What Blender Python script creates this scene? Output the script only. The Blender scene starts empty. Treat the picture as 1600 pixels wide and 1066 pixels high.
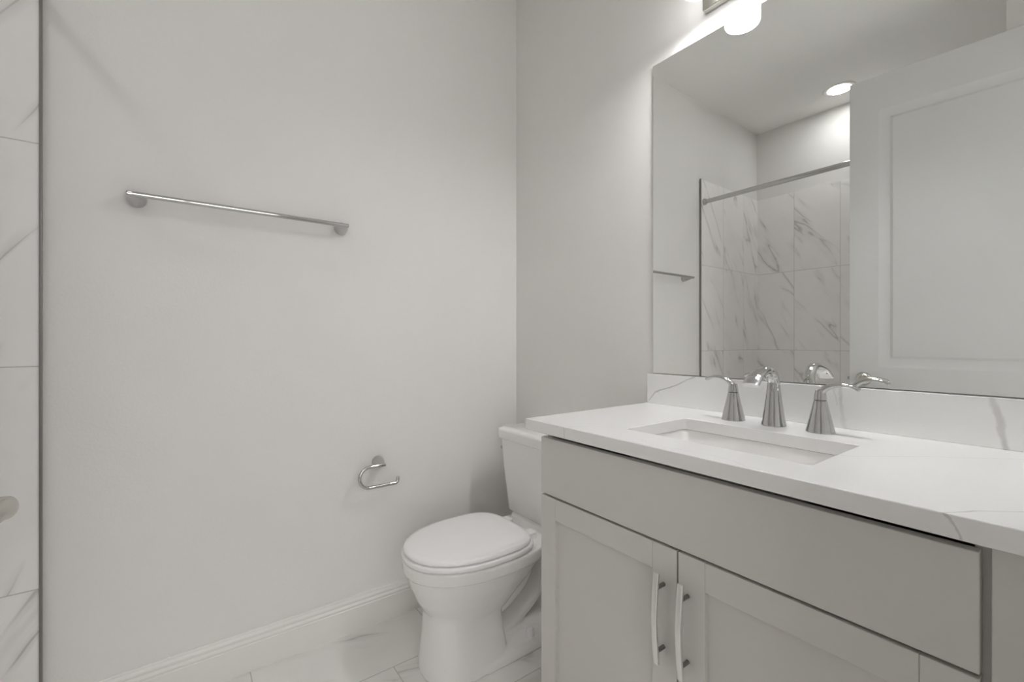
import bpy, bmesh, math
from mathutils import Vector, Matrix

C = bpy.context.scene
COL = C.collection
PI = math.pi

# ------------------------------------------------------------------ camera, light, exposure
CAM = Vector((-1.333, -1.773, 1.13))
cd = bpy.data.cameras.new('camera')
cd.sensor_width = 36.0
cd.lens = 698.0 / 1600.0 * 36.0
cd.clip_start = 0.02
cam = bpy.data.objects.new('camera', cd)
COL.objects.link(cam)
cam.location = CAM
cam.rotation_euler = (PI / 2, 0, -math.atan2(0.593, 0.805))
C.camera = cam

w = bpy.data.worlds.new('world')
w.use_nodes = True
w.node_tree.nodes['Background'].inputs[0].default_value = (0.9, 0.93, 1.0, 1)
w.node_tree.nodes['Background'].inputs[1].default_value = 0.15
C.world = w

VANITY_LAMP = 4.9       # emission strength of the opal shades
BULB = 140.0             # emission strength of the bulbs at the open foot of the shades
DOWNLIGHT = 59.0        # emission strength of the recessed lamp
HALL_FILL = 1.64         # brightness of the unseen fill panel added as a hall window
C.view_settings.view_transform = 'Standard'
C.view_settings.look = 'None'
C.view_settings.gamma = 1.0
C.view_settings.use_curve_mapping = False
C.view_settings.exposure = 0.0
C.cycles.max_bounces = 14
C.cycles.diffuse_bounces = 9
C.cycles.glossy_bounces = 6
C.cycles.caustics_reflective = False
C.cycles.sample_clamp_indirect = 60.0


# ------------------------------------------------------------------ materials
def new_mat(name):
    m = bpy.data.materials.new(name)
    m.use_nodes = True
    nt = m.node_tree
    return m, nt, nt.nodes['Principled BSDF']


def link(nt, a, b):
    nt.links.new(a, b)


def math_node(nt, op, a, b=None, c=None, clamp=False):
    n = nt.nodes.new('ShaderNodeMath')
    n.operation = op
    n.use_clamp = clamp
    for i, v in enumerate((a, b, c)):
        if v is None:
            continue
        if isinstance(v, (int, float)):
            n.inputs[i].default_value = v
        else:
            nt.links.new(v, n.inputs[i])
    return n.outputs[0]


def combine(nt, x, y, z):
    n = nt.nodes.new('ShaderNodeCombineXYZ')
    for i, v in enumerate((x, y, z)):
        if isinstance(v, (int, float)):
            n.inputs[i].default_value = v
        else:
            nt.links.new(v, n.inputs[i])
    return n.outputs[0]


def noise(nt, vec, scale, detail=3.0, rough=0.55, dist=0.0):
    n = nt.nodes.new('ShaderNodeTexNoise')
    n.inputs['Scale'].default_value = scale
    n.inputs['Detail'].default_value = detail
    n.inputs['Roughness'].default_value = rough
    n.inputs['Distortion'].default_value = dist
    nt.links.new(vec, n.inputs['Vector'])
    return n.outputs['Fac']


def smooth(nt, v, lo, hi, a=0.0, b=1.0):
    n = nt.nodes.new('ShaderNodeMapRange')
    n.interpolation_type = 'SMOOTHSTEP'
    n.inputs['From Min'].default_value = lo
    n.inputs['From Max'].default_value = hi
    n.inputs['To Min'].default_value = a
    n.inputs['To Max'].default_value = b
    nt.links.new(v, n.inputs['Value'])
    return n.outputs[0]


def mixcol(nt, fac, a, b):
    n = nt.nodes.new('ShaderNodeMix')
    n.data_type = 'RGBA'
    if isinstance(fac, (int, float)):
        n.inputs[0].default_value = fac
    else:
        nt.links.new(fac, n.inputs[0])
    for i, v in ((6, a), (7, b)):
        if isinstance(v, tuple):
            n.inputs[i].default_value = (*v, 1)
        else:
            nt.links.new(v, n.inputs[i])
    return n.outputs[2]


def world_xyz(nt):
    g = nt.nodes.new('ShaderNodeNewGeometry')
    s = nt.nodes.new('ShaderNodeSeparateXYZ')
    nt.links.new(g.outputs['Position'], s.inputs[0])
    return g.outputs['Position'], s.outputs


def bump(nt, p, h, strength, dist):
    b = nt.nodes.new('ShaderNodeBump')
    b.inputs['Strength'].default_value = strength
    b.inputs['Distance'].default_value = dist
    nt.links.new(h, b.inputs['Height'])
    nt.links.new(b.outputs[0], p.inputs['Normal'])


def plain(name, col, rough=0.5, metal=0.0, spec=0.5, vary=0.02, vscale=9.0, coat=0.0):
    """paint, ceramic or metal with a very slight procedural variation"""
    m, nt, p = new_mat(name)
    pos, _ = world_xyz(nt)
    f = noise(nt, pos, vscale, 2.0)
    c2 = tuple(max(0, c * (1 - vary)) for c in col)
    link(nt, mixcol(nt, f, col, c2), p.inputs['Base Color'])
    p.inputs['Roughness'].default_value = rough
    p.inputs['Metallic'].default_value = metal
    p.inputs['Specular IOR Level'].default_value = spec
    p.inputs['Coat Weight'].default_value = coat
    p.inputs['Coat Roughness'].default_value = 0.05
    return m


def wall_paint(name, col, grain=0.10):
    m, nt, p = new_mat(name)
    pos, _ = world_xyz(nt)
    f = noise(nt, pos, 2.0, 2.0)
    link(nt, mixcol(nt, f, col, tuple(c * 0.985 for c in col)), p.inputs['Base Color'])
    p.inputs['Roughness'].default_value = 0.62
    p.inputs['Specular IOR Level'].default_value = 0.3
    h = noise(nt, pos, 120.0, 3.0, 0.6)
    bump(nt, p, h, grain, 0.004)
    return m


def veins(nt, u, v, angle, rnd, along=1.0, across=3.2, thin=0.016, mlo=0.46, mhi=0.62):
    """thin wandering veins running at 'angle' in the u-v plane"""
    ca, sa = math.cos(angle), math.sin(angle)
    a = math_node(nt, 'ADD', math_node(nt, 'MULTIPLY', u, ca), math_node(nt, 'MULTIPLY', v, sa))
    b = math_node(nt, 'SUBTRACT', math_node(nt, 'MULTIPLY', v, ca), math_node(nt, 'MULTIPLY', u, sa))
    p0 = combine(nt, math_node(nt, 'MULTIPLY', a, along), math_node(nt, 'MULTIPLY', b, across), rnd)
    n1 = noise(nt, p0, 1.7, 3.6, 0.48, 0.3)
    ridge = math_node(nt, 'ABSOLUTE', math_node(nt, 'SUBTRACT', n1, 0.5))
    p1 = combine(nt, math_node(nt, 'MULTIPLY', a, 1.9), math_node(nt, 'MULTIPLY', b, 4.5), math_node(nt, 'ADD', rnd, 7.3))
    msk = smooth(nt, noise(nt, p1, 1.3, 2.0), mlo, mhi)
    core = smooth(nt, ridge, 0.0, thin, 1.0, 0.0)
    halo = smooth(nt, ridge, 0.0, thin * 3.5, 0.35, 0.0)
    return math_node(nt, 'MULTIPLY', math_node(nt, 'MAXIMUM', core, halo), msk, clamp=True)


def tile_mat(name, ua, va, W, H, u0, v0, off, angle, base, vein, grout, rough, joint=0.0016, amount=0.62, along=0.8, across=4.2, thin=0.022):
    m, nt, p = new_mat(name)
    pos, xyz = world_xyz(nt)
    u, v = xyz[ua], xyz[va]
    rv = math_node(nt, 'DIVIDE', math_node(nt, 'SUBTRACT', v, v0), H)
    row = math_node(nt, 'FLOOR', rv)
    fv = math_node(nt, 'MULTIPLY', math_node(nt, 'FRACT', rv), H)
    uu = math_node(nt, 'SUBTRACT', math_node(nt, 'SUBTRACT', u, u0), math_node(nt, 'MULTIPLY', row, off))
    ru = math_node(nt, 'DIVIDE', uu, W)
    colu = math_node(nt, 'FLOOR', ru)
    fu = math_node(nt, 'MULTIPLY', math_node(nt, 'FRACT', ru), W)
    du = math_node(nt, 'MINIMUM', fu, math_node(nt, 'SUBTRACT', W, fu))
    dv = math_node(nt, 'MINIMUM', fv, math_node(nt, 'SUBTRACT', H, fv))
    d = math_node(nt, 'MINIMUM', du, dv)
    jm = smooth(nt, d, joint * 0.6, joint * 1.3, 1.0, 0.0)
    wn = nt.nodes.new('ShaderNodeTexWhiteNoise')
    wn.noise_dimensions = '2D'
    link(nt, combine(nt, colu, row, 0.0), wn.inputs['Vector'])
    rnd = math_node(nt, 'MULTIPLY', wn.outputs['Value'], 40.0)
    ve = veins(nt, u, v, angle, rnd, along, across, thin)
    cloud = smooth(nt, noise(nt, combine(nt, u, v, rnd), 4.0, 4.0), 0.45, 0.8, 0.0, 0.10)
    fac = math_node(nt, 'ADD', math_node(nt, 'MULTIPLY', ve, amount), cloud, clamp=True)
    c = mixcol(nt, fac, base, vein)
    c = mixcol(nt, jm, c, grout)
    link(nt, c, p.inputs['Base Color'])
    p.inputs['Roughness'].default_value = rough
    bump(nt, p, math_node(nt, 'SUBTRACT', 1.0, jm), 0.35, 0.002)
    return m


# veins of the quartz slab: (y, x + z) points along each vein, half width, strength
QVEINS = [
    ([(-0.800, 0.905), (-0.827, 0.936), (-0.900, 0.962), (-0.971, 0.994), (-1.01, 1.02)], 0.0022, 0.55),
    ([(-1.360, 1.010), (-1.364, 0.960), (-1.374, 0.895)], 0.0045, 0.34),
    ([(-1.343, 1.010), (-1.356, 0.950)], 0.0020, 0.25),
    ([(-1.622, 1.000), (-1.630, 0.955), (-1.640, 0.895)], 0.0055, 0.42),
    ([(-1.452, 0.580), (-1.476, 0.590), (-1.560, 0.700), (-1.671, 0.816), (-1.75, 0.86)], 0.0014, 0.28),
    ([(-1.662, 0.318), (-1.652, 0.335), (-1.640, 0.349), (-1.668, 0.395), (-1.702, 0.437), (-1.75, 0.455)], 0.0016, 0.40),
    ([(-0.949, 0.318), (-0.947, 0.357), (-0.985, 0.42), (-1.045, 0.470), (-1.10, 0.49)], 0.0013, 0.26),
    ([(-1.11, 0.40), (-1.20, 0.37), (-1.32, 0.385), (-1.43, 0.36)], 0.0012, 0.20),
]


def quartz(name):
    m, nt, p = new_mat(name)
    pos, xyz = world_xyz(nt)
    wob = noise(nt, pos, 22.0, 3.0)
    du = math_node(nt, 'MULTIPLY', math_node(nt, 'SUBTRACT', wob, 0.5), 0.022)
    # the slab's pattern runs on over the front edge and up the backsplash
    u = math_node(nt, 'ADD', xyz[1], du)
    v = math_node(nt, 'SUBTRACT', math_node(nt, 'ADD', xyz[0], xyz[2]), du)
    tot = None
    for pts, hw, amt in QVEINS:
        dist = None
        for (ua, va), (ub, vb) in zip(pts[:-1], pts[1:]):
            ex, ey = ub - ua, vb - va
            L2 = ex * ex + ey * ey
            pu, pv = math_node(nt, 'SUBTRACT', u, ua), math_node(nt, 'SUBTRACT', v, va)
            t = math_node(nt, 'ADD', math_node(nt, 'MULTIPLY', pu, ex / L2), math_node(nt, 'MULTIPLY', pv, ey / L2), clamp=True)
            qu = math_node(nt, 'SUBTRACT', pu, math_node(nt, 'MULTIPLY', t, ex))
            qv = math_node(nt, 'SUBTRACT', pv, math_node(nt, 'MULTIPLY', t, ey))
            d2 = math_node(nt, 'ADD', math_node(nt, 'MULTIPLY', qu, qu), math_node(nt, 'MULTIPLY', qv, qv))
            dist = d2 if dist is None else math_node(nt, 'MINIMUM', dist, d2)
        f = smooth(nt, math_node(nt, 'SQRT', dist), hw * 0.3, hw * 1.5, amt, 0.0)
        tot = f if tot is None else math_node(nt, 'MAXIMUM', tot, f)
    tot = math_node(nt, 'MULTIPLY', tot, smooth(nt, noise(nt, pos, 14.0, 2.0), 0.3, 0.6, 0.45, 1.0))
    link(nt, mixcol(nt, tot, (0.845, 0.845, 0.835), (0.30, 0.285, 0.27)), p.inputs['Base Color'])
    p.inputs['Roughness'].default_value = 0.12
    return m


def emitter(name, col, strength):
    m, nt, p = new_mat(name)
    p.inputs['Base Color'].default_value = (0.9, 0.9, 0.9, 1)
    p.inputs['Emission Color'].default_value = (*col, 1)
    p.inputs['Emission Strength'].default_value = strength
    p.inputs['Roughness'].default_value = 0.3
    return m


M = {}
M['wall'] = wall_paint('wall_paint', (0.782, 0.770, 0.752))
M['ceiling'] = wall_paint('ceiling_paint', (0.87, 0.865, 0.845), 0.2)
M['trim'] = plain('trim_paint', (0.80, 0.785, 0.76), 0.35)
M['door'] = plain('door_paint', (0.65, 0.65, 0.645), 0.4)
M['tile_x'] = tile_mat('marble_wall_tile_left', 0, 2, 0.305, 0.613, -1.650, 0.447, 0.0, math.radians(60),
                       (0.89, 0.875, 0.865), (0.34, 0.33, 0.32), (0.58, 0.57, 0.55), 0.28)
M['tile_y'] = tile_mat('marble_wall_tile_back', 1, 2, 0.302, 0.613, -0.284, 0.447, 0.0, math.radians(56),
                       (0.89, 0.875, 0.865), (0.34, 0.33, 0.32), (0.58, 0.57, 0.55), 0.28)
M['floor'] = tile_mat('marble_floor_tile', 0, 1, 0.608, 0.305, -0.54, -0.282, 0.205, math.radians(-22),
                      (0.80, 0.785, 0.765), (0.38, 0.365, 0.35), (0.54, 0.525, 0.505), 0.22, 0.0017, 0.5, 0.8, 4.0, 0.024)
M['quartz'] = quartz('white_quartz')
M['cab'] = plain('cabinet_paint', (0.645, 0.625, 0.60), 0.42, vary=0.015)
M['cab_shade'] = plain('cabinet_gap_shade', (0.12, 0.11, 0.10), 0.8)  # near-black so the gaps round the fronts look shaded
M['ceramic'] = plain('white_ceramic', (0.86, 0.85, 0.84), 0.10, spec=0.5, vary=0.01)
M['plastic'] = plain('white_seat_plastic', (0.89, 0.88, 0.88), 0.22, vary=0.01)
M['chrome'] = plain('polished_chrome', (0.58, 0.58, 0.575), 0.05, 1.0, vary=0.02)
M['nickel'] = plain('satin_nickel', (0.58, 0.56, 0.52), 0.24, 1.0)
M['satin'] = plain('satin_pull', (0.88, 0.87, 0.855), 0.32, 1.0)
M['steel'] = plain('brushed_steel_profile', (0.30, 0.29, 0.28), 0.38, 1.0)
M['mirror'] = plain('silvered_glass', (0.935, 0.95, 0.935), 0.0, 1.0, vary=0.0)
M['glass_edge'] = plain('mirror_edge', (0.42, 0.45, 0.43), 0.25, 0.6)
M['dark'] = plain('dark_hole', (0.05, 0.05, 0.05), 0.5)
M['shade'] = emitter('opal_shade_lit', (0.985, 0.985, 0.985), VANITY_LAMP)
M['bulb'] = emitter('bulb_lit', (0.985, 0.985, 0.985), BULB)
M['lens'] = emitter('downlight_lens_lit', (0.985, 0.985, 0.985), DOWNLIGHT)
M['fill_pane'] = emitter('fill_panel_glow', (0.985, 0.985, 0.985), HALL_FILL)  # glow of the added fill panel


# ------------------------------------------------------------------ object helpers
ORG = {}


def tag(o, label=None, cat=None, group=None, kind=None):
    if label:
        o['label'] = label
    if cat:
        o['category'] = cat
    if group:
        o['group'] = group
    if kind:
        o['kind'] = kind
    return o


def empty(name, loc, label, cat, group=None):
    o = bpy.data.objects.new(name, None)
    o.empty_display_size = 0.1
    COL.objects.link(o)
    o.location = loc
    ORG[o.name] = Vector(loc)
    return tag(o, label, cat, group)


def obj(name, bm, mat, parent=None, bevel=0.0, seg=2, smooth_angle=35, origin=None, weighted=True):
    """link bm (in world coordinates) as ONE mesh object, child of parent if given"""
    if parent is not None:
        org = ORG[parent.name]
    elif origin is not None:
        org = Vector(origin)
    else:
        org = Vector((0, 0, 0))
    bmesh.ops.recalc_face_normals(bm, faces=bm.faces[:])
    bmesh.ops.translate(bm, verts=bm.verts[:], vec=-org)
    me = bpy.data.meshes.new(name)
    bm.to_mesh(me)
    bm.free()
    for mm in (mat if isinstance(mat, (list, tuple)) else [mat]):
        me.materials.append(mm)
    o = bpy.data.objects.new(name, me)
    COL.objects.link(o)
    if parent is not None:
        o.parent = parent
    else:
        o.location = org
    ORG[o.name] = org
    if bevel > 0:
        b = o.modifiers.new('bevel', 'BEVEL')
        b.width = bevel
        b.segments = seg
        b.limit_method = 'ANGLE'
        b.angle_limit = math.radians(40)
        b.harden_normals = False
    me.shade_smooth()
    if smooth_angle < 180:
        me.set_sharp_from_angle(angle=math.radians(smooth_angle if bevel == 0 else max(smooth_angle, 50)))
    return o


def struct(name, bm, mat, label, cat, **k):
    return tag(obj(name, bm, mat, **k), label, cat, kind='structure')


def box(bm, x0, x1, y0, y1, z0, z1, mat=None):
    r = bmesh.ops.create_cube(bm, size=1.0)
    mm = Matrix.Translation(((x0 + x1) / 2, (y0 + y1) / 2, (z0 + z1) / 2)) @ Matrix.Diagonal((abs(x1 - x0), abs(y1 - y0), abs(z1 - z0), 1))
    bmesh.ops.transform(bm, matrix=mm, verts=r['verts'])
    if mat is not None:
        for f in {f for v in r['verts'] for f in v.link_faces}:
            f.material_index = mat
    return bm


def BM():
    return bmesh.new()


def B(*a):
    return box(BM(), *a)


def loft(bm, rings, cap0=True, cap1=True):
    vr = [[bm.verts.new(p) for p in r] for r in rings]
    n = len(vr[0])
    for a, b in zip(vr[:-1], vr[1:]):
        for i in range(n):
            bm.faces.new((a[i], a[(i + 1) % n], b[(i + 1) % n], b[i]))
    if cap0:
        bm.faces.new(list(reversed(vr[0])))
    if cap1:
        bm.faces.new(vr[-1])
    return bm


def lathe(bm, prof, origin, axis=(0, 0, 1), n=40, closed=False):
    """profile [(radius, height)] turned about axis through origin"""
    q = Vector((0, 0, 1)).rotation_difference(Vector(axis))
    o = Vector(origin)
    rings = []
    for r, h in prof:
        rings.append([o + q @ Vector((max(r, 1e-5) * math.cos(2 * PI * i / n), max(r, 1e-5) * math.sin(2 * PI * i / n), h)) for i in range(n)])
    return loft(bm, rings + rings[:1], False, False) if closed else loft(bm, rings)


def spline(pts, per=8):
    """Catmull-Rom through pts"""
    P = [Vector(p) for p in pts]
    P = [P[0] * 2 - P[1]] + P + [P[-1] * 2 - P[-2]]
    out = []
    for i in range(1, len(P) - 2):
        for k in range(per):
            t = k / per
            a, b, c, d = P[i - 1], P[i], P[i + 1], P[i + 2]
            out.append(0.5 * ((2 * b) + (c - a) * t + (2 * a - 5 * b + 4 * c - d) * t * t + (3 * b - a - 3 * c + d) * t ** 3))
    out.append(P[-2].copy())
    return out


def lerp_list(vals, n):
    out = []
    for i in range(n):
        t = i / (n - 1) * (len(vals) - 1)
        k = min(int(t), len(vals) - 2)
        f = t - k
        out.append(tuple(a + (b - a) * f for a, b in zip(vals[k], vals[k + 1])))
    return out


def sweep(bm, path, radii, up=(0, 1, 0), n=20, power=2.0):
    """superelliptic section (half width along 'up', half height across) along a path"""
    path = [Vector(p) for p in path]
    if isinstance(radii, (int, float)):
        radii = [(radii, radii)] * len(path)
    elif len(radii) != len(path):
        radii = lerp_list(radii, len(path))
    rings = []
    u = Vector(up)
    for i, p in enumerate(path):
        t = (path[min(i + 1, len(path) - 1)] - path[max(i - 1, 0)]).normalized()
        a = (u - t * u.dot(t)).normalized()
        b = t.cross(a).normalized()
        ra, rb = radii[i]
        ring = []
        for k in range(n):
            c, s = math.cos(2 * PI * k / n), math.sin(2 * PI * k / n)
            e = 2.0 / power
            ring.append(p + a * ra * math.copysign(abs(c) ** e, c) + b * rb * math.copysign(abs(s) ** e, s))
        rings.append(ring)
    return loft(bm, rings)


def rrect(x0, x1, y0, y1, r, z, k=6):
    pts = []
    for cx, cy, a0 in ((x1 - r, y1 - r, 0), (x0 + r, y1 - r, 90), (x0 + r, y0 + r, 180), (x1 - r, y0 + r, 270)):
        for i in range(k + 1):
            a = math.radians(a0 + 90 * i / k)
            pts.append(Vector((cx + r * math.cos(a), cy + r * math.sin(a), z)))
    return pts


def egg(xf, xr, yc, hw, z, n=56, pf=2.0, pr=2.6, xm=None):
    """closed outline, front at xf (-x side), rear at xr, widest at xm"""
    xm = xf + (xr - xf) * 0.55 if xm is None else xm
    pts = []
    for i in range(n):
        a = 2 * PI * i / n
        c, s = math.cos(a), math.sin(a)
        p = pr if c > 0 else pf
        L = (xr - xm) if c > 0 else (xm - xf)
        pts.append(Vector((xm + L * math.copysign(abs(c) ** (2 / p), c), yc + hw * math.copysign(abs(s) ** (2 / p), s), z)))
    return pts


def plate_with_hole(outer, inner, z0, z1):
    bm = BM()
    loops = []
    for z in (z0, z1):
        for pl in (outer, inner):
            loops.append([bm.verts.new((p[0], p[1], z)) for p in pl])
    for top in (0, 1):
        es = []
        for L in loops[top * 2: top * 2 + 2]:
            for i in range(len(L)):
                a, b = L[i], L[(i + 1) % len(L)]
                es.append(bm.edges.get((a, b)) or bm.edges.new((a, b)))
        bmesh.ops.triangle_fill(bm, use_beauty=True, edges=es)
    for k in (0, 1):
        a, b = loops[k], loops[k + 2]
        for i in range(len(a)):
            j = (i + 1) % len(a)
            bm.faces.new((a[i], a[j], b[j], b[i]))
    return bm


# ------------------------------------------------------------------ the room
CEIL = 2.833
XW = -2.49            # tiled far wall of the alcove
YD = -1.75            # room face of the doorway wall
struct('floor', B(-6.2, 0.60, -3.3, 0.15, -0.10, 0.0), M['floor'], 'white marble tiled floor with grey veins', 'floor')
struct('ceiling', B(-6.2, 0.60, -3.3, 0.15, CEIL, CEIL + 0.1), M['ceiling'], 'white painted ceiling', 'ceiling')
struct('wall_back', B(-2.61, 0.12, 0.0, 0.12, 0.0, CEIL), M['wall'], 'pale greige wall behind the towel bar', 'wall')
struct('wall_right', B(0.0, 0.12, -1.87, 0.0, 0.0, CEIL), M['wall'], 'pale greige wall behind the mirror and toilet tank', 'wall')
struct('wall_left', B(-2.61, XW - 0.012, -1.4734, 0.0, 0.0, CEIL), M['wall'], 'pale wall above the tile at the far side of the alcove', 'wall')
struct('wall_alcove_end', B(-2.61, -1.672, -1.87, -1.4734, 0.0, CEIL), M['wall'], 'pale wall end closing the tub alcove behind the open door', 'wall')

# tiled faces of the tub alcove, up to 2.28 m
TT = 2.284
struct('wall_tile_back', B(XW - 0.012, -1.652, -0.010, 0.0, 0.0, TT), M['tile_x'], 'marble tile on the wall at the left edge beside the towel bar wall', 'wall tile')
struct('wall_tile_left', B(XW - 0.012, XW, -1.4734, -0.010, 0.0, TT), M['tile_y'], 'marble tile seen in the mirror on the far alcove wall', 'wall tile')
struct('wall_tile_front', B(XW, -1.674, -1.4734, -1.4634, 0.0, TT), M['tile_x'], 'marble tile on the near end of the tub alcove', 'wall tile')
struct('trim_1', B(-1.652, -1.6465, -0.0135, 0.0, 0.0, TT + 0.003), M['steel'], 'slim dark metal profile closing the tile edge', 'tile trim', bevel=0.001)

# doorway wall the camera stands in
DX0, DX1, DH = -1.655, -0.80, 2.53
struct('wall_front', box(box(box(BM(), -1.672, DX0, YD - 0.12, YD, 0, CEIL), DX1, 0.12, YD - 0.12, YD, 0, CEIL), DX0, DX1, YD - 0.12, YD, DH, CEIL),
       M['wall'], 'pale wall around the bathroom doorway', 'wall')
bm = BM()
for x0, x1, z0, z1 in ((DX1, DX1 + 0.06, 0, DH + 0.06), (DX0, DX1, DH, DH + 0.06)):
    box(bm, x0, x1, YD, YD + 0.012, z0, z1)
struct('trim_2', bm, M['trim'], 'white casing around the bathroom doorway', 'door casing', bevel=0.002)

# the unseen hall beyond the doorway, lengthened leftward to darken chrome reflections
WX0, WX1, WZ0, WZ1 = -2.45, -0.15, 0.06, 2.60
bm = BM()
for q4 in ((-6.2, WX0, 0, CEIL), (WX1, 0.60, 0, CEIL), (WX0, WX1, 0, WZ0), (WX0, WX1, WZ1, CEIL)):
    box(bm, q4[0], q4[1], -3.42, -3.30, q4[2], q4[3])
struct('wall_hall_back', bm, M['wall'], 'pale far wall of the hall', 'wall')
fill_panel = struct('softbox_1', B(WX0, WX1, -3.375, -3.365, WZ0, WZ1), M['fill_pane'], 'wide glowing fill panel added as a window in the hall behind the camera', 'softbox', origin=(-1.3, -3.37, WZ0))  # unseen glowing panel, added to fill the room with soft light
bm = BM()
for x in (WX0, (WX0 + WX1) / 2 - 0.02, WX1 - 0.04):
    box(bm, x, x + 0.04, -3.385, -3.34, WZ0, WZ1)
for z in (WZ0, WZ1 - 0.04):
    box(bm, WX0 + 0.04, WX1 - 0.04, -3.385, -3.34, z, z + 0.04)
obj('softbox_frame', bm, M['trim'], fill_panel, bevel=0.002)
struct('wall_hall_left', B(-6.2, -6.08, -3.3, -1.87, 0, CEIL), M['wall'], 'pale left wall of the hall', 'wall')
struct('wall_hall_right', B(0.45, 0.60, -3.3, -1.87, 0, CEIL), M['wall'], 'pale right wall of the hall', 'wall')
struct('wall_hall_side', B(-6.2, -2.61, -1.87, -1.75, 0, CEIL), M['wall'], 'pale wall of the hall running on to the left', 'wall')
struct('wall_hall_front', B(0.12, 0.60, -1.87, -1.75, 0, CEIL), M['wall'], 'pale wall continuing the doorway wall', 'wall')

# baseboards: one moulded profile swept along each wall
PROF = [(0.0, 0.0), (0.015, 0.0), (0.015, 0.092), (0.0128, 0.0945), (0.0128, 0.0965), (0.0150, 0.100), (0.0150, 0.104), (0.0125, 0.108), (0.0105, 0.110),
        (0.0105, 0.113), (0.0118, 0.116), (0.0112, 0.121), (0.0085, 0.125), (0.0070, 0.128), (0.0070, 0.1325), (0.0055, 0.135), (0.0, 0.135)]


def baseboard(name, p0, p1, inward, label):
    bm = BM()
    rings = []
    for p in (p0, p1):
        rings.append([Vector((p[0] + inward[0] * d, p[1] + inward[1] * d, z)) for d, z in PROF])
    loft(bm, rings)
    return struct(name, bm, M['trim'], label, 'baseboard', smooth_angle=20)


baseboard('baseboard_back', (-1.6465, 0), (0, 0), (0, -1), 'white moulded baseboard under the towel bar')
baseboard('baseboard_right', (0, -0.016), (0, -0.80), (-1, 0), 'white moulded baseboard behind the toilet')

# ------------------------------------------------------------------ the open door
E = Vector((-1.560, -0.918, 0))                 # free edge of the room face
dd = Vector((0.092, 0.9958, 0)).normalized()    # hinge -> free edge
nn = Vector((dd.y, -dd.x, 0))                   # room side normal (+x)
DW, DZ0, DZ1, DT = 0.81, 0.012, 2.500, 0.035


def door_pt(u, z, d):
    """u metres back from the free edge, d metres out of the room face"""
    p = E - dd * u + nn * d
    return Vector((p.x, p.y, z))


def panel_leaf(bm, W, z0, z1, T, panels, prof):
    us = sorted({0.0, W, *[p[0] for p in panels], *[p[1] for p in panels]})
    zs = sorted({z0, z1, *[p[2] for p in panels], *[p[3] for p in panels]})
    cache = {}

    def V(u, z, d):
        k = (round(u, 5), round(z, 5), round(d, 5))
        if k not in cache:
            cache[k] = bm.verts.new(door_pt(u, z, d))
        return cache[k]
    for side in (0, 1):
        base = 0.0 if side == 0 else -T
        sg = -1 if side == 0 else 1
        for i in range(len(us) - 1):
            for j in range(len(zs) - 1):
                u0, u1, a0, a1 = us[i], us[i + 1], zs[j], zs[j + 1]
                if any(abs(p[0] - u0) < 1e-6 and abs(p[1] - u1) < 1e-6 and abs(p[2] - a0) < 1e-6 and abs(p[3] - a1) < 1e-6 for p in panels):
                    prev = None
                    for ins, dep in prof:
                        d = base + sg * dep
                        ring = [V(u0 + ins, a0 + ins, d), V(u1 - ins, a0 + ins, d), V(u1 - ins, a1 - ins, d), V(u0 + ins, a1 - ins, d)]
                        if prev:
                            for k in range(4):
                                bm.faces.new((prev[k], prev[(k + 1) % 4], ring[(k + 1) % 4], ring[k]))
                        prev = ring
                    bm.faces.new(prev)
                else:
                    bm.faces.new((V(u0, a0, base), V(u1, a0, base), V(u1, a1, base), V(u0, a1, base)))
    for i in range(len(us) - 1):
        for z in (z0, z1):
            bm.faces.new((V(us[i], z, 0), V(us[i + 1], z, 0), V(us[i + 1], z, -T), V(us[i], z, -T)))
    for j in range(len(zs) - 1):
        for u in (0.0, W):
            bm.faces.new((V(u, zs[j], 0), V(u, zs[j + 1], 0), V(u, zs[j + 1], -T), V(u, zs[j], -T)))


bm = BM()
panel_leaf(bm, DW, DZ0, DZ1, DT, [(0.118, DW - 0.118, 0.22, 0.78), (0.118, DW - 0.118, 0.992, 2.325)],
           [(0, 0), (0.005, 0.0008), (0.038, 0.0068), (0.048, 0.0068), (0.060, 0.0025)])
door = struct('door_1', bm, M['door'], 'white two panel door standing open, seen in the mirror', 'door', smooth_angle=12, origin=(E - dd * DW))
LZ = 0.932
bm = BM()
for side in (1, -1):
    base = 0.0 if side == 1 else -DT

    def q(u, z, d):
        return door_pt(u, z, base + side * d)
    lathe(bm, [(0, 0), (0.033, 0), (0.034, 0.004), (0.030, 0.010), (0.016, 0.013), (0.0, 0.013)], q(0.060, LZ, 0), nn * side)
    path = spline([q(0.060, LZ, 0.010), q(0.060, LZ, 0.036), q(0.063, LZ, 0.058), q(0.078, LZ + 0.003, 0.069), q(0.105, LZ + 0.006, 0.070), q(0.140, LZ + 0.001, 0.067), q(0.172, LZ - 0.008, 0.064)], 8)
    sweep(bm, path, [(0.0115, 0.0115), (0.0115, 0.0115), (0.013, 0.012), (0.013, 0.009), (0.012, 0.0085), (0.012, 0.0075), (0.010, 0.006)], up=(0, 0, 1))
obj('door_handle', bm, M['nickel'], door, smooth_angle=50)
bm = BM()
lp = door_pt(0, LZ, -DT / 2)
for v in (0,):
    r = bmesh.ops.create_cube(bm, size=1.0)
    bmesh.ops.transform(bm, matrix=Matrix.Translation(lp + dd * 0.001) @ Matrix.Rotation(math.atan2(dd.y, dd.x), 4, 'Z') @ Matrix.Diagonal((0.002, 0.025, 0.057, 1)), verts=r['verts'])
    r = bmesh.ops.create_cube(bm, size=1.0)
    bmesh.ops.transform(bm, matrix=Matrix.Translation(lp + dd * 0.006) @ Matrix.Rotation(math.atan2(dd.y, dd.x), 4, 'Z') @ Matrix.Diagonal((0.012, 0.014, 0.018, 1)), verts=r['verts'])
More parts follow.
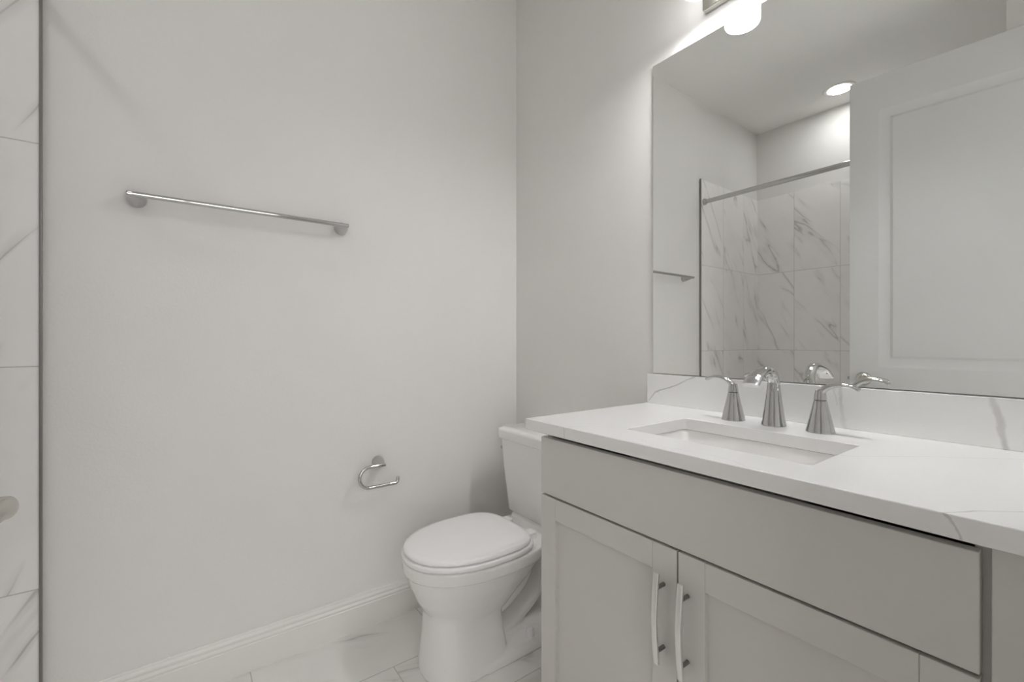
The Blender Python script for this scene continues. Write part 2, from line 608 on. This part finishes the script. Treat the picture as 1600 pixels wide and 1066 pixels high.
obj('latch', bm, M['nickel'], door, bevel=0.001)
for z in (0.25, 1.25, 2.25):
    bm = BM()
    lathe(bm, [(0, 0), (0.006, 0), (0.006, 0.09), (0, 0.09)], door_pt(DW + 0.004, z - 0.045, 0.004), n=16)
    obj('hinge', bm, M['nickel'], door)

# ------------------------------------------------------------------ bathtub in the alcove
bm = BM()
x0, x1, y0, y1 = XW + 0.002, -1.747, -1.4615, -0.012
loft(bm, [rrect(x0, x1, y0, y1, 0.004, 0.0), rrect(x0, x1, y0, y1, 0.004, 0.465), rrect(x0 + 0.01, x1 - 0.01, y0 + 0.01, y1 - 0.01, 0.01, 0.475),
          rrect(x0 + 0.06, x1 - 0.07, y0 + 0.08, y1 - 0.08, 0.14, 0.475), rrect(x0 + 0.075, x1 - 0.085, y0 + 0.10, y1 - 0.095, 0.14, 0.455),
          rrect(x0 + 0.11, x1 - 0.12, y0 + 0.24, y1 - 0.13, 0.14, 0.16), rrect(x0 + 0.16, x1 - 0.17, y0 + 0.32, y1 - 0.18, 0.12, 0.11)])
tub = obj('bathtub', bm, M['ceramic'], smooth_angle=60, origin=(-2.1, -0.73, 0))
tag(tub, 'white built-in bathtub in the tiled alcove beneath the shower rod', 'bathtub')

# ------------------------------------------------------------------ shower rod (crosses the alcove mouth)
rz, rx = 2.128, -1.692
rod = empty('shower_rod', (rx, -0.010, rz), 'chrome straight shower rod crossing the tiled alcove, seen in the mirror', 'shower rod')
bm = BM()
sweep(bm, [(rx, -0.014, rz), (rx, -1.460, rz)], 0.0155, up=(0, 0, 1), n=24)
obj('rod', bm, M['chrome'], rod)
for y, s in ((-0.010, -1), (-1.4634, 1)):
    bm = BM()
    lathe(bm, [(0, 0), (0.024, 0), (0.024, 0.006), (0.019, 0.016), (0.0165, 0.020), (0, 0.020)], (rx, y, rz), (0, s, 0))
    obj('flange', bm, M['chrome'], rod)
# ------------------------------------------------------------------ towel bar
tz, ty = 1.560, -0.066
tb = empty('towel_bar', (-1.148, 0, tz), 'long polished chrome towel bar on the greige wall', 'towel bar')
bm = BM()
sweep(bm, [(-1.466, ty, tz), (-1.464, ty, tz), (-0.836, ty, tz), (-0.834, ty, tz)], [(0.006, 0.006), (0.0078, 0.0078), (0.0078, 0.0078), (0.006, 0.006)], up=(0, 0, 1), n=24)
obj('bar', bm, M['chrome'], tb)


def taper_post(cx, ex, z, y1, r):
    """round foot on the wall drawn in to the end of a bar at ex"""
    rings = []
    for y, rx_, rz_, x in ((0.0, r, r, cx), (-0.004, r, r, cx), (-0.018, r * 0.93, r * 0.90, cx + (ex - cx) * 0.15), (-0.036, r * 0.72, r * 0.62, cx + (ex - cx) * 0.5),
                           (-0.052, r * 0.48, r * 0.40, cx + (ex - cx) * 0.85), (y1, r * 0.34, r * 0.325, ex), (y1 - 0.0074, r * 0.30, r * 0.16, ex)):
        rings.append([Vector((x + rx_ * math.cos(2 * PI * i / 36), y, z + rz_ * math.sin(2 * PI * i / 36))) for i in range(36)])
    return loft(BM(), rings)


for cx, ex in ((-1.446, -1.457), (-0.845, -0.843)):
    obj('post', taper_post(cx, ex, tz, ty, 0.0245), M['chrome'], tb)

# ------------------------------------------------------------------ toilet paper holder
pz = 0.643
py = -0.060
tp = empty('toilet_paper_holder', (-0.70, 0, pz), 'empty chrome open-loop toilet paper holder on the wall left of the toilet', 'paper holder')
obj('post', taper_post(-0.700, -0.702, pz, py, 0.024), M['chrome'], tp)
path = [Vector((-0.690, py, pz)), Vector((-0.72, py, pz)), Vector((-0.748, py, pz))]
for i in range(1, 13):
    a = PI / 2 + PI * i / 13
    path.append(Vector((-0.752 + 0.040 * math.cos(a), py, pz - 0.040 + 0.040 * math.sin(a))))
path += [Vector((-0.752, py, pz - 0.080)), Vector((-0.70, py, pz - 0.080)), Vector((-0.652, py, pz - 0.080))]
for i in range(1, 6):
    a = -PI / 2 + PI / 2 * i / 5
    path.append(Vector((-0.652 + 0.012 * math.cos(a), py, pz - 0.068 + 0.012 * math.sin(a))))
path.append(Vector((-0.640, py, pz - 0.056)))
bm = BM()
sweep(bm, path, 0.0066, up=(0, 1, 0), n=20)
obj('hook', bm, M['chrome'], tp, smooth_angle=60)

# ------------------------------------------------------------------ toilet
TY = -0.385
toi = empty('toilet', (-0.38, TY, 0), 'white two-piece toilet with its lid closed, beside the grey vanity', 'toilet')
bm = BM()
# rim and bowl
loft(bm, [egg(-0.742, -0.235, TY, 0.182, 0.393, pf=2.15, pr=3.2, xm=-0.46), egg(-0.745, -0.235, TY, 0.185, 0.385, pf=2.15, pr=3.2, xm=-0.46),
          egg(-0.741, -0.235, TY, 0.182, 0.352, pf=2.15, pr=3.2, xm=-0.46), egg(-0.731, -0.24, TY, 0.173, 0.346, pf=2.15, pr=3.0, xm=-0.46),
          egg(-0.718, -0.25, TY, 0.160, 0.30, pf=2.15, pr=2.4, xm=-0.47), egg(-0.697, -0.29, TY, 0.138, 0.25, pf=2.2, pr=2.2, xm=-0.49),
          egg(-0.66, -0.34, TY, 0.108, 0.19, pf=2.2, pr=2.1, xm=-0.51), egg(-0.62, -0.40, TY, 0.07, 0.13, pf=2.2, pr=2.0, xm=-0.52)])
# front pedestal
loft(bm, [egg(-0.684, -0.395, TY, 0.122, 0.0, pf=2.5, pr=7, xm=-0.55), egg(-0.682, -0.398, TY, 0.121, 0.03, pf=2.5, pr=7, xm=-0.55),
          egg(-0.672, -0.41, TY, 0.110, 0.12, pf=2.5, pr=7, xm=-0.55), egg(-0.668, -0.42, TY, 0.103, 0.20, pf=2.5, pr=7, xm=-0.55),
          egg(-0.682, -0.425, TY, 0.108, 0.255, pf=2.4, pr=6, xm=-0.55), egg(-0.700, -0.43, TY, 0.125, 0.29, pf=2.3, pr=5, xm=-0.55)])
# trapway behind it
sweep(bm, spline([(-0.52, TY, 0.155), (-0.43, TY, 0.165), (-0.345, TY, 0.205), (-0.295, TY, 0.27), (-0.280, TY, 0.35)], 8), [(0.074, 0.046), (0.078, 0.046), (0.082, 0.042), (0.088, 0.042), (0.095, 0.045)], up=(0, 1, 0), n=28)
sweep(bm, spline([(-0.50, TY, 0.060), (-0.41, TY, 0.075), (-0.30, TY, 0.115), (-0.215, TY, 0.190), (-0.178, TY, 0.275), (-0.170, TY, 0.355)], 8), [(0.066, 0.036), (0.070, 0.036), (0.074, 0.036), (0.080, 0.038), (0.088, 0.04), (0.095, 0.04)], up=(0, 1, 0), n=28)
sweep(bm, spline([(-0.10, TY, 0.36), (-0.11, TY, 0.20), (-0.15, TY, 0.05), (-0.16, TY, 0.0)], 8), [(0.09, 0.05), (0.07, 0.05), (0.075, 0.06), (0.08, 0.07)], up=(0, 1, 0), n=28)
# foot plate
loft(bm, [egg(-0.60, -0.07, TY, 0.128, 0.0, pf=6, pr=4, xm=-0.30), egg(-0.60, -0.07, TY, 0.127, 0.022, pf=6, pr=4, xm=-0.30), egg(-0.60, -0.08, TY, 0.115, 0.042, pf=6, pr=4, xm=-0.30),
          egg(-0.58, -0.10, TY, 0.082, 0.058, pf=6, pr=4, xm=-0.30), egg(-0.56, -0.12, TY, 0.060, 0.085, pf=6, pr=4, xm=-0.30)])
# deck under the tank
loft(bm, [rrect(-0.32, -0.035, TY - 0.135, TY + 0.135, 0.04, 0.345), rrect(-0.32, -0.030, TY - 0.150, TY + 0.150, 0.04, 0.365), rrect(-0.30, -0.030, TY - 0.150, TY + 0.150, 0.04, 0.392)])
loft(bm, [rrect(-0.235, -0.035, TY - 0.145, TY + 0.145, 0.04, 0.38), rrect(-0.228, -0.035, TY - 0.140, TY + 0.140, 0.04, 0.408)])
bowl = obj('bowl', bm, M['ceramic'], toi, smooth_angle=180)
r = bowl.modifiers.new('remesh', 'REMESH')
r.mode = 'VOXEL'
r.voxel_size = 0.0042
r.use_smooth_shade = True
s = bowl.modifiers.new('smooth', 'SMOOTH')
s.factor = 0.5
s.iterations = 5
for sy in (-1, 1):
    bm = BM()
    lathe(bm, [(0, -0.01), (0.0165, -0.01), (0.0165, 0.006), (0.0145, 0.018), (0.010, 0.024), (0, 0.026)], (-0.300, TY + sy * 0.098, 0.046), n=28)
    obj('bolt_cap', bm, M['plastic'], toi)


def ring_slab(xf, xr, hw, z0, z1, r, pf, pr, xm):
    bm = BM()
    seq = [(r, z0), (r * 0.3, z0 + r * 0.3), (0, z0 + r), (0, z1 - r), (r * 0.3, z1 - r * 0.3), (r, z1)]
    loft(bm, [egg(xf + i, xr - i, TY, hw - i, z, 72, pf, pr, xm) for i, z in seq])
    return bm


obj('seat', ring_slab(-0.746, -0.293, 0.186, 0.396, 0.4135, 0.005, 2.15, 3.5, -0.49), M['plastic'], toi, smooth_angle=60)
bm = BM()
seq = [(0.006, 0.4165), (0.001, 0.418), (0, 0.421), (0.0015, 0.4275), (0.006, 0.4315), (0.02, 0.434), (0.09, 0.436)]
loft(bm, [egg(-0.740 + i, -0.303 - i, TY, 0.181 - i, z, 72, 2.15, 3.5, -0.49) for i, z in seq])
obj('lid', bm, M['plastic'], toi, smooth_angle=60)
for sy in (-1, 1):
    bm = BM()
    loft(bm, [rrect(-0.305, -0.262, TY + sy * 0.075 - 0.022, TY + sy * 0.075 + 0.022, 0.012, z) for z in (0.392, 0.416)])
    obj('hinge', bm, M['plastic'], toi, bevel=0.003)
bm = BM()
loft(bm, [rrect(-0.200, -0.035, TY - 0.180, TY + 0.180, 0.035, 0.404), rrect(-0.208, -0.032, TY - 0.186, TY + 0.186, 0.035, 0.412),
          rrect(-0.224, -0.024, TY - 0.203, TY + 0.203, 0.035, 0.60), rrect(-0.230, -0.020, TY - 0.211, TY + 0.211, 0.035, 0.712)])
tank = obj('tank', bm, M['ceramic'], toi, smooth_angle=50)
bm = BM()
loft(bm, [rrect(-0.232, -0.018, TY - 0.213, TY + 0.213, 0.036, 0.712), rrect(-0.240, -0.014, TY - 0.221, TY + 0.221, 0.040, 0.716), rrect(-0.242, -0.014, TY - 0.222, TY + 0.222, 0.040, 0.748),
          rrect(-0.238, -0.016, TY - 0.219, TY + 0.219, 0.038, 0.756), rrect(-0.225, -0.025, TY - 0.206, TY + 0.206, 0.034, 0.760)])
obj('tank_lid', bm, M['ceramic'], toi, smooth_angle=50)
bm = BM()
ly = TY + 0.206
lathe(bm, [(0, -0.004), (0.011, -0.004), (0.011, 0.004), (0.007, 0.008), (0, 0.008)], (-0.150, ly, 0.672), (0, 1, 0), 24)
sweep(bm, spline([(-0.150, ly + 0.006, 0.672), (-0.16, ly + 0.009, 0.672), (-0.185, ly + 0.009, 0.670), (-0.212, ly + 0.007, 0.666)], 5), [(0.006, 0.003), (0.006, 0.003), (0.007, 0.003)], up=(0, 0, 1))
obj('flush_lever', bm, M['chrome'], toi, smooth_angle=50)

# ------------------------------------------------------------------ vanity cabinet
FX = -0.540                 # plane of the door and drawer faces
VY0, VY1 = -0.832, -1.6714   # left and right ends of the fronts
VM = (VY0 + VY1) / 2
van = empty('vanity_cabinet', (-0.27, VM, 0), 'grey painted vanity cabinet with two panelled doors under the white worktop', 'cabinet')
bm = BM()
box(bm, FX + 0.022, -0.002, -0.834, -0.850, 0.09, 0.8835)       # left side
box(bm, FX + 0.022, -0.002, -1.664, -1.6795, 0.09, 0.8835)       # right side
box(bm, -0.012, -0.002, -0.850, -1.660, 0.09, 0.80)             # back
box(bm, FX + 0.022, -0.012, -0.850, -1.660, 0.09, 0.106)        # bottom
box(bm, FX + 0.075, FX + 0.091, -0.834, -1.676, 0.0, 0.09)      # toe kick
obj('carcass', bm, M['cab'], van, bevel=0.0008, seg=1)
bm = BM()
box(bm, FX + 0.024, FX + 0.040, -0.850, -1.660, 0.66, 0.842)    # rail behind the drawer front
box(bm, FX + 0.024, FX + 0.040, VM + 0.02, VM - 0.02, 0.106, 0.66)
obj('inner_rail', bm, M['cab_shade'], van)
obj('filler_panel', B(FX + 0.006, FX + 0.024, -1.6805, -1.7485, 0.09, 0.8835), M['cab'], van, bevel=0.001, seg=1)
obj('drawer_front', B(FX, FX + 0.019, VY0, VY1, 0.7160, 0.8680), M['cab'], van, bevel=0.0012)


def shaker(ya, yb, z0, z1, hy):
    bm = BM()
    s = 0.0565
    lo, hi = min(ya, yb), max(ya, yb)
    box(bm, FX, FX + 0.019, hi - s, hi, z0, z1)
    box(bm, FX, FX + 0.019, lo, lo + s, z0, z1)
    g = 0.0004
    box(bm, FX, FX + 0.019, lo + s + g, hi - s - g, z1 - s, z1)
    box(bm, FX, FX + 0.019, lo + s + g, hi - s - g, z0, z0 + s)
    box(bm, FX + 0.0105, FX + 0.016, lo + s - 0.004, hi - s + 0.004, z0 + s - 0.004, z1 - s + 0.004)
    d = obj('door', bm, M['cab'], van, bevel=0.0007, seg=1)
    bm = BM()
    path = spline([(FX - 0.0235, hy, 0.6625), (FX - 0.0275, hy, 0.630), (FX - 0.0315, hy, 0.571), (FX - 0.0275, hy, 0.512), (FX - 0.0235, hy, 0.4795)], 8)
    sweep(bm, path, [(0.0060, 0.0034)] * len(path), up=(0, 1, 0), n=20, power=5)
    grip = set(bm.faces)
    for z in (0.632, 0.504):
        sweep(bm, [(FX + 0.001, hy, z), (FX - 0.028, hy, z)], 0.0042, up=(0, 0, 1), n=16)
    for f in bm.faces:
        f.material_index = 0 if f in grip else 1
    obj('handle', bm, [M['satin'], M['steel']], d, smooth_angle=40)
    return d


shaker(VY0, VM + 0.002, 0.105, 0.7105, -1.2205)
shaker(VM - 0.002, VY1, 0.105, 0.7105, -1.2745)

# ------------------------------------------------------------------ worktop, backsplash, sink
HX0, HX1, HY0, HY1 = -0.456, -0.203, -1.456, -1.054
outer = [(-0.563, -1.7485), (-0.001, -1.7485), (-0.001, -0.790), (-0.563, -0.790)]
inner = [(p.x, p.y) for p in rrect(HX0, HX1, HY0, HY1, 0.010, 0)]
ct = obj('countertop', plate_with_hole(outer, inner, 0.884, 0.914), M['quartz'], bevel=0.0016, origin=(-0.28, -1.27, 0.884), smooth_angle=30)
tag(ct, 'white quartz vanity worktop with faint grey veins and a sink cut-out', 'countertop')
bs = obj('backsplash', B(-0.020, -0.0005, -1.7485, -0.790, 0.9142, 1.016), M['quartz'], bevel=0.0012, origin=(-0.01, -1.27, 0.9142))
tag(bs, 'low white quartz backsplash strip with grey veins below the mirror', 'backsplash')

sink = empty('sink', (-0.33, -1.255, 0.76), 'white rectangular undermount sink below the worktop cut-out', 'sink')
bm = BM()
g = 0.004
loft(bm, [rrect(HX0 - 0.03, HX1 + 0.03, HY0 - 0.03, HY1 + 0.03, 0.03, 0.868), rrect(HX0 - 0.03, HX1 + 0.03, HY0 - 0.03, HY1 + 0.03, 0.03, 0.8825),
          rrect(HX0 - g, HX1 + g, HY0 - g, HY1 + g, 0.016, 0.8825), rrect(HX0 - g + 0.003, HX1 + g - 0.003, HY0 - g + 0.003, HY1 + g - 0.003, 0.018, 0.878),
          rrect(HX0 + 0.010, HX1 - 0.010, HY0 + 0.010, HY1 - 0.010, 0.028, 0.785), rrect(HX0 + 0.028, HX1 - 0.028, HY0 + 0.028, HY1 - 0.028, 0.03, 0.764),
          rrect(HX0 + 0.075, HX1 - 0.075, HY0 + 0.12, HY1 - 0.12, 0.03, 0.758)], cap0=False)
basin = obj('basin', bm, M['ceramic'], sink, smooth_angle=45)
sol = basin.modifiers.new('solid', 'SOLIDIFY')
sol.thickness = 0.006
sol.offset = -1
bm = BM()
lathe(bm, [(0, 0.001), (0.016, 0.001), (0.017, 0.003), (0.024, 0.0035), (0.029, 0.0015), (0.029, -0.002), (0, -0.002)], (-0.33, -1.255, 0.759), n=36)
obj('drain', bm, M['chrome'], sink)

# ------------------------------------------------------------------ faucet
FZ, FAX, FAY = 0.9142, -0.117, -1.250
fa = empty('faucet', (FAX, FAY, FZ), 'polished chrome widespread faucet with two lever handles behind the sink', 'faucet')
bm = BM()
lathe(bm, [(0, 0), (0.0285, 0), (0.0285, 0.003), (0.0262, 0.012), (0.0225, 0.040), (0.0185, 0.070), (0.0155, 0.095), (0.0142, 0.106), (0.0, 0.106)], (FAX, FAY, FZ), n=44)
path = spline([(FAX, FAY, FZ + 0.098), (FAX - 0.001, FAY, FZ + 0.115), (FAX - 0.014, FAY, FZ + 0.1345), (FAX - 0.038, FAY, FZ + 0.1425), (FAX - 0.068, FAY, FZ + 0.1395), (FAX - 0.098, FAY, FZ + 0.1275), (FAX - 0.122, FAY, FZ + 0.109)], 10)
sweep(bm, path, [(0.0145, 0.0145), (0.0142, 0.0135), (0.0142, 0.0115), (0.0150, 0.0098), (0.0165, 0.0090), (0.0185, 0.0085), (0.0205, 0.0080)], up=(0, 1, 0), n=32, power=2.4)
obj('spout', bm, M['chrome'], fa, smooth_angle=60)
bm = BM()
sweep(bm, [(FAX + 0.016, FAY, FZ + 0.02), (FAX + 0.024, FAY, FZ + 0.06)], 0.002, up=(0, 1, 0), n=12)
lathe(bm, [(0, 0), (0.0045, 0.001), (0.005, 0.006), (0.003, 0.010), (0, 0.011)], (FAX + 0.0243, FAY, FZ + 0.058), n=16)
obj('lift_rod', bm, M['chrome'], fa)
for dy, lab in ((0.104, None), (-0.104, None)):
    hy = FAY + dy
    sg = 1 if dy > 0 else -1
    bm = BM()
    lathe(bm, [(0, 0), (0.0300, 0), (0.0300, 0.002), (0.0270, 0.014), (0.0225, 0.034), (0.0175, 0.056), (0.0138, 0.0745), (0.0125, 0.0755), (0, 0.0755)], (FAX, hy, FZ), n=44)
    h = obj('handle', bm, M['chrome'], fa, smooth_angle=40)
    bm = BM()
    lathe(bm, [(0, 0.0755), (0.0118, 0.0755), (0.0135, 0.0768), (0.0115, 0.092), (0.0100, 0.099), (0, 0.101)], (FAX, hy, FZ), n=36)
    path = spline([(FAX, hy, FZ + 0.090), (FAX, hy + sg * 0.008, FZ + 0.1015), (FAX, hy + sg * 0.026, FZ + 0.1115), (FAX, hy + sg * 0.048, FZ + 0.1150), (FAX, hy + sg * 0.064, FZ + 0.1120), (FAX, hy + sg * 0.076, FZ + 0.1060)], 8)
    sweep(bm, path, [(0.0095, 0.008), (0.0092, 0.0075), (0.0085, 0.0055), (0.0088, 0.0045), (0.0095, 0.0042), (0.0100, 0.0040)], up=(1, 0, 0), n=24, power=2.5)
    obj('lever', bm, M['chrome'], h, smooth_angle=50)

# ------------------------------------------------------------------ mirror
mz0, mz1, my0, my1 = 1.0185, 2.092, -1.735, -0.806
bm = BM()
box(bm, -0.0065, -0.0005, my0, my1, mz0, mz1)
bm.normal_update()
for f in bm.faces:
    f.material_index = 0 if f.normal.x < -0.5 else 1
mir = obj('mirror', bm, [M['mirror'], M['glass_edge']], origin=(-0.003, (my0 + my1) / 2, mz0))
tag(mir, 'large frameless wall mirror above the backsplash', 'mirror')

# ------------------------------------------------------------------ vanity light
LY = -1.255
vl = empty('vanity_light', (0, LY, 2.21), 'nickel three-shade vanity light above the mirror, cut by the top edge', 'wall light')
obj('back_plate', B(-0.024, -0.0005, LY - 0.255, LY + 0.255, 2.162, 2.275), M['nickel'], vl, bevel=0.003)
for dy in (0.2, 0.0, -0.2):
    bm = BM()
    sweep(bm, spline([(-0.020, LY + dy, 2.235), (-0.07, LY + dy, 2.24), (-0.112, LY + dy, 2.300), (-0.130, LY + dy, 2.320)], 6), 0.008, up=(0, 1, 0), n=16)
    lathe(bm, [(0, 0), (0.034, 0), (0.034, 0.022), (0.012, 0.030), (0, 0.030)], (-0.130, LY + dy, 2.304), n=28)
    arm = obj('arm', bm, M['nickel'], vl, smooth_angle=50)
    bm = BM()
    # opal glass cup, open at the foot
    lathe(bm, [(0.047, 0.016), (0.0475, 0.002), (0.0495, 0.0), (0.052, 0.004), (0.052, 0.150), (0.045, 0.155), (0.012, 0.155), (0.012, 0.151), (0.043, 0.151), (0.047, 0.145)], (-0.130, LY + dy, 2.150), n=40, closed=True)
    obj('lamp_shade', bm, M['shade'], vl, smooth_angle=50)
    bm = BM()
    lathe(bm, [(0, 0.003), (0.030, 0.0045), (0.041, 0.009), (0.0462, 0.017), (0.041, 0.024), (0.016, 0.05), (0.013, 0.09), (0, 0.09)], (-0.130, LY + dy, 2.150), n=40)
    obj('bulb', bm, M['bulb'], vl, smooth_angle=60)

# ------------------------------------------------------------------ ceiling lights
dl = empty('recessed_downlight', (-2.25, -0.655, CEIL), 'round recessed ceiling light over the tub alcove, lit in the mirror', 'ceiling light')
bm = BM()
lathe(bm, [(0.064, -0.002), (0.073, -0.006), (0.090, -0.006), (0.095, -0.001), (0.095, 0.001), (0.064, 0.001)], (-2.25, -0.655, CEIL), n=48)
obj('trim_ring', bm, M['trim'], dl)
bm = BM()
lathe(bm, [(0, -0.0035), (0.067, -0.0035), (0.067, 0.002), (0, 0.002)], (-2.25, -0.655, CEIL), n=48)
obj('lens', bm, M['lens'], dl)
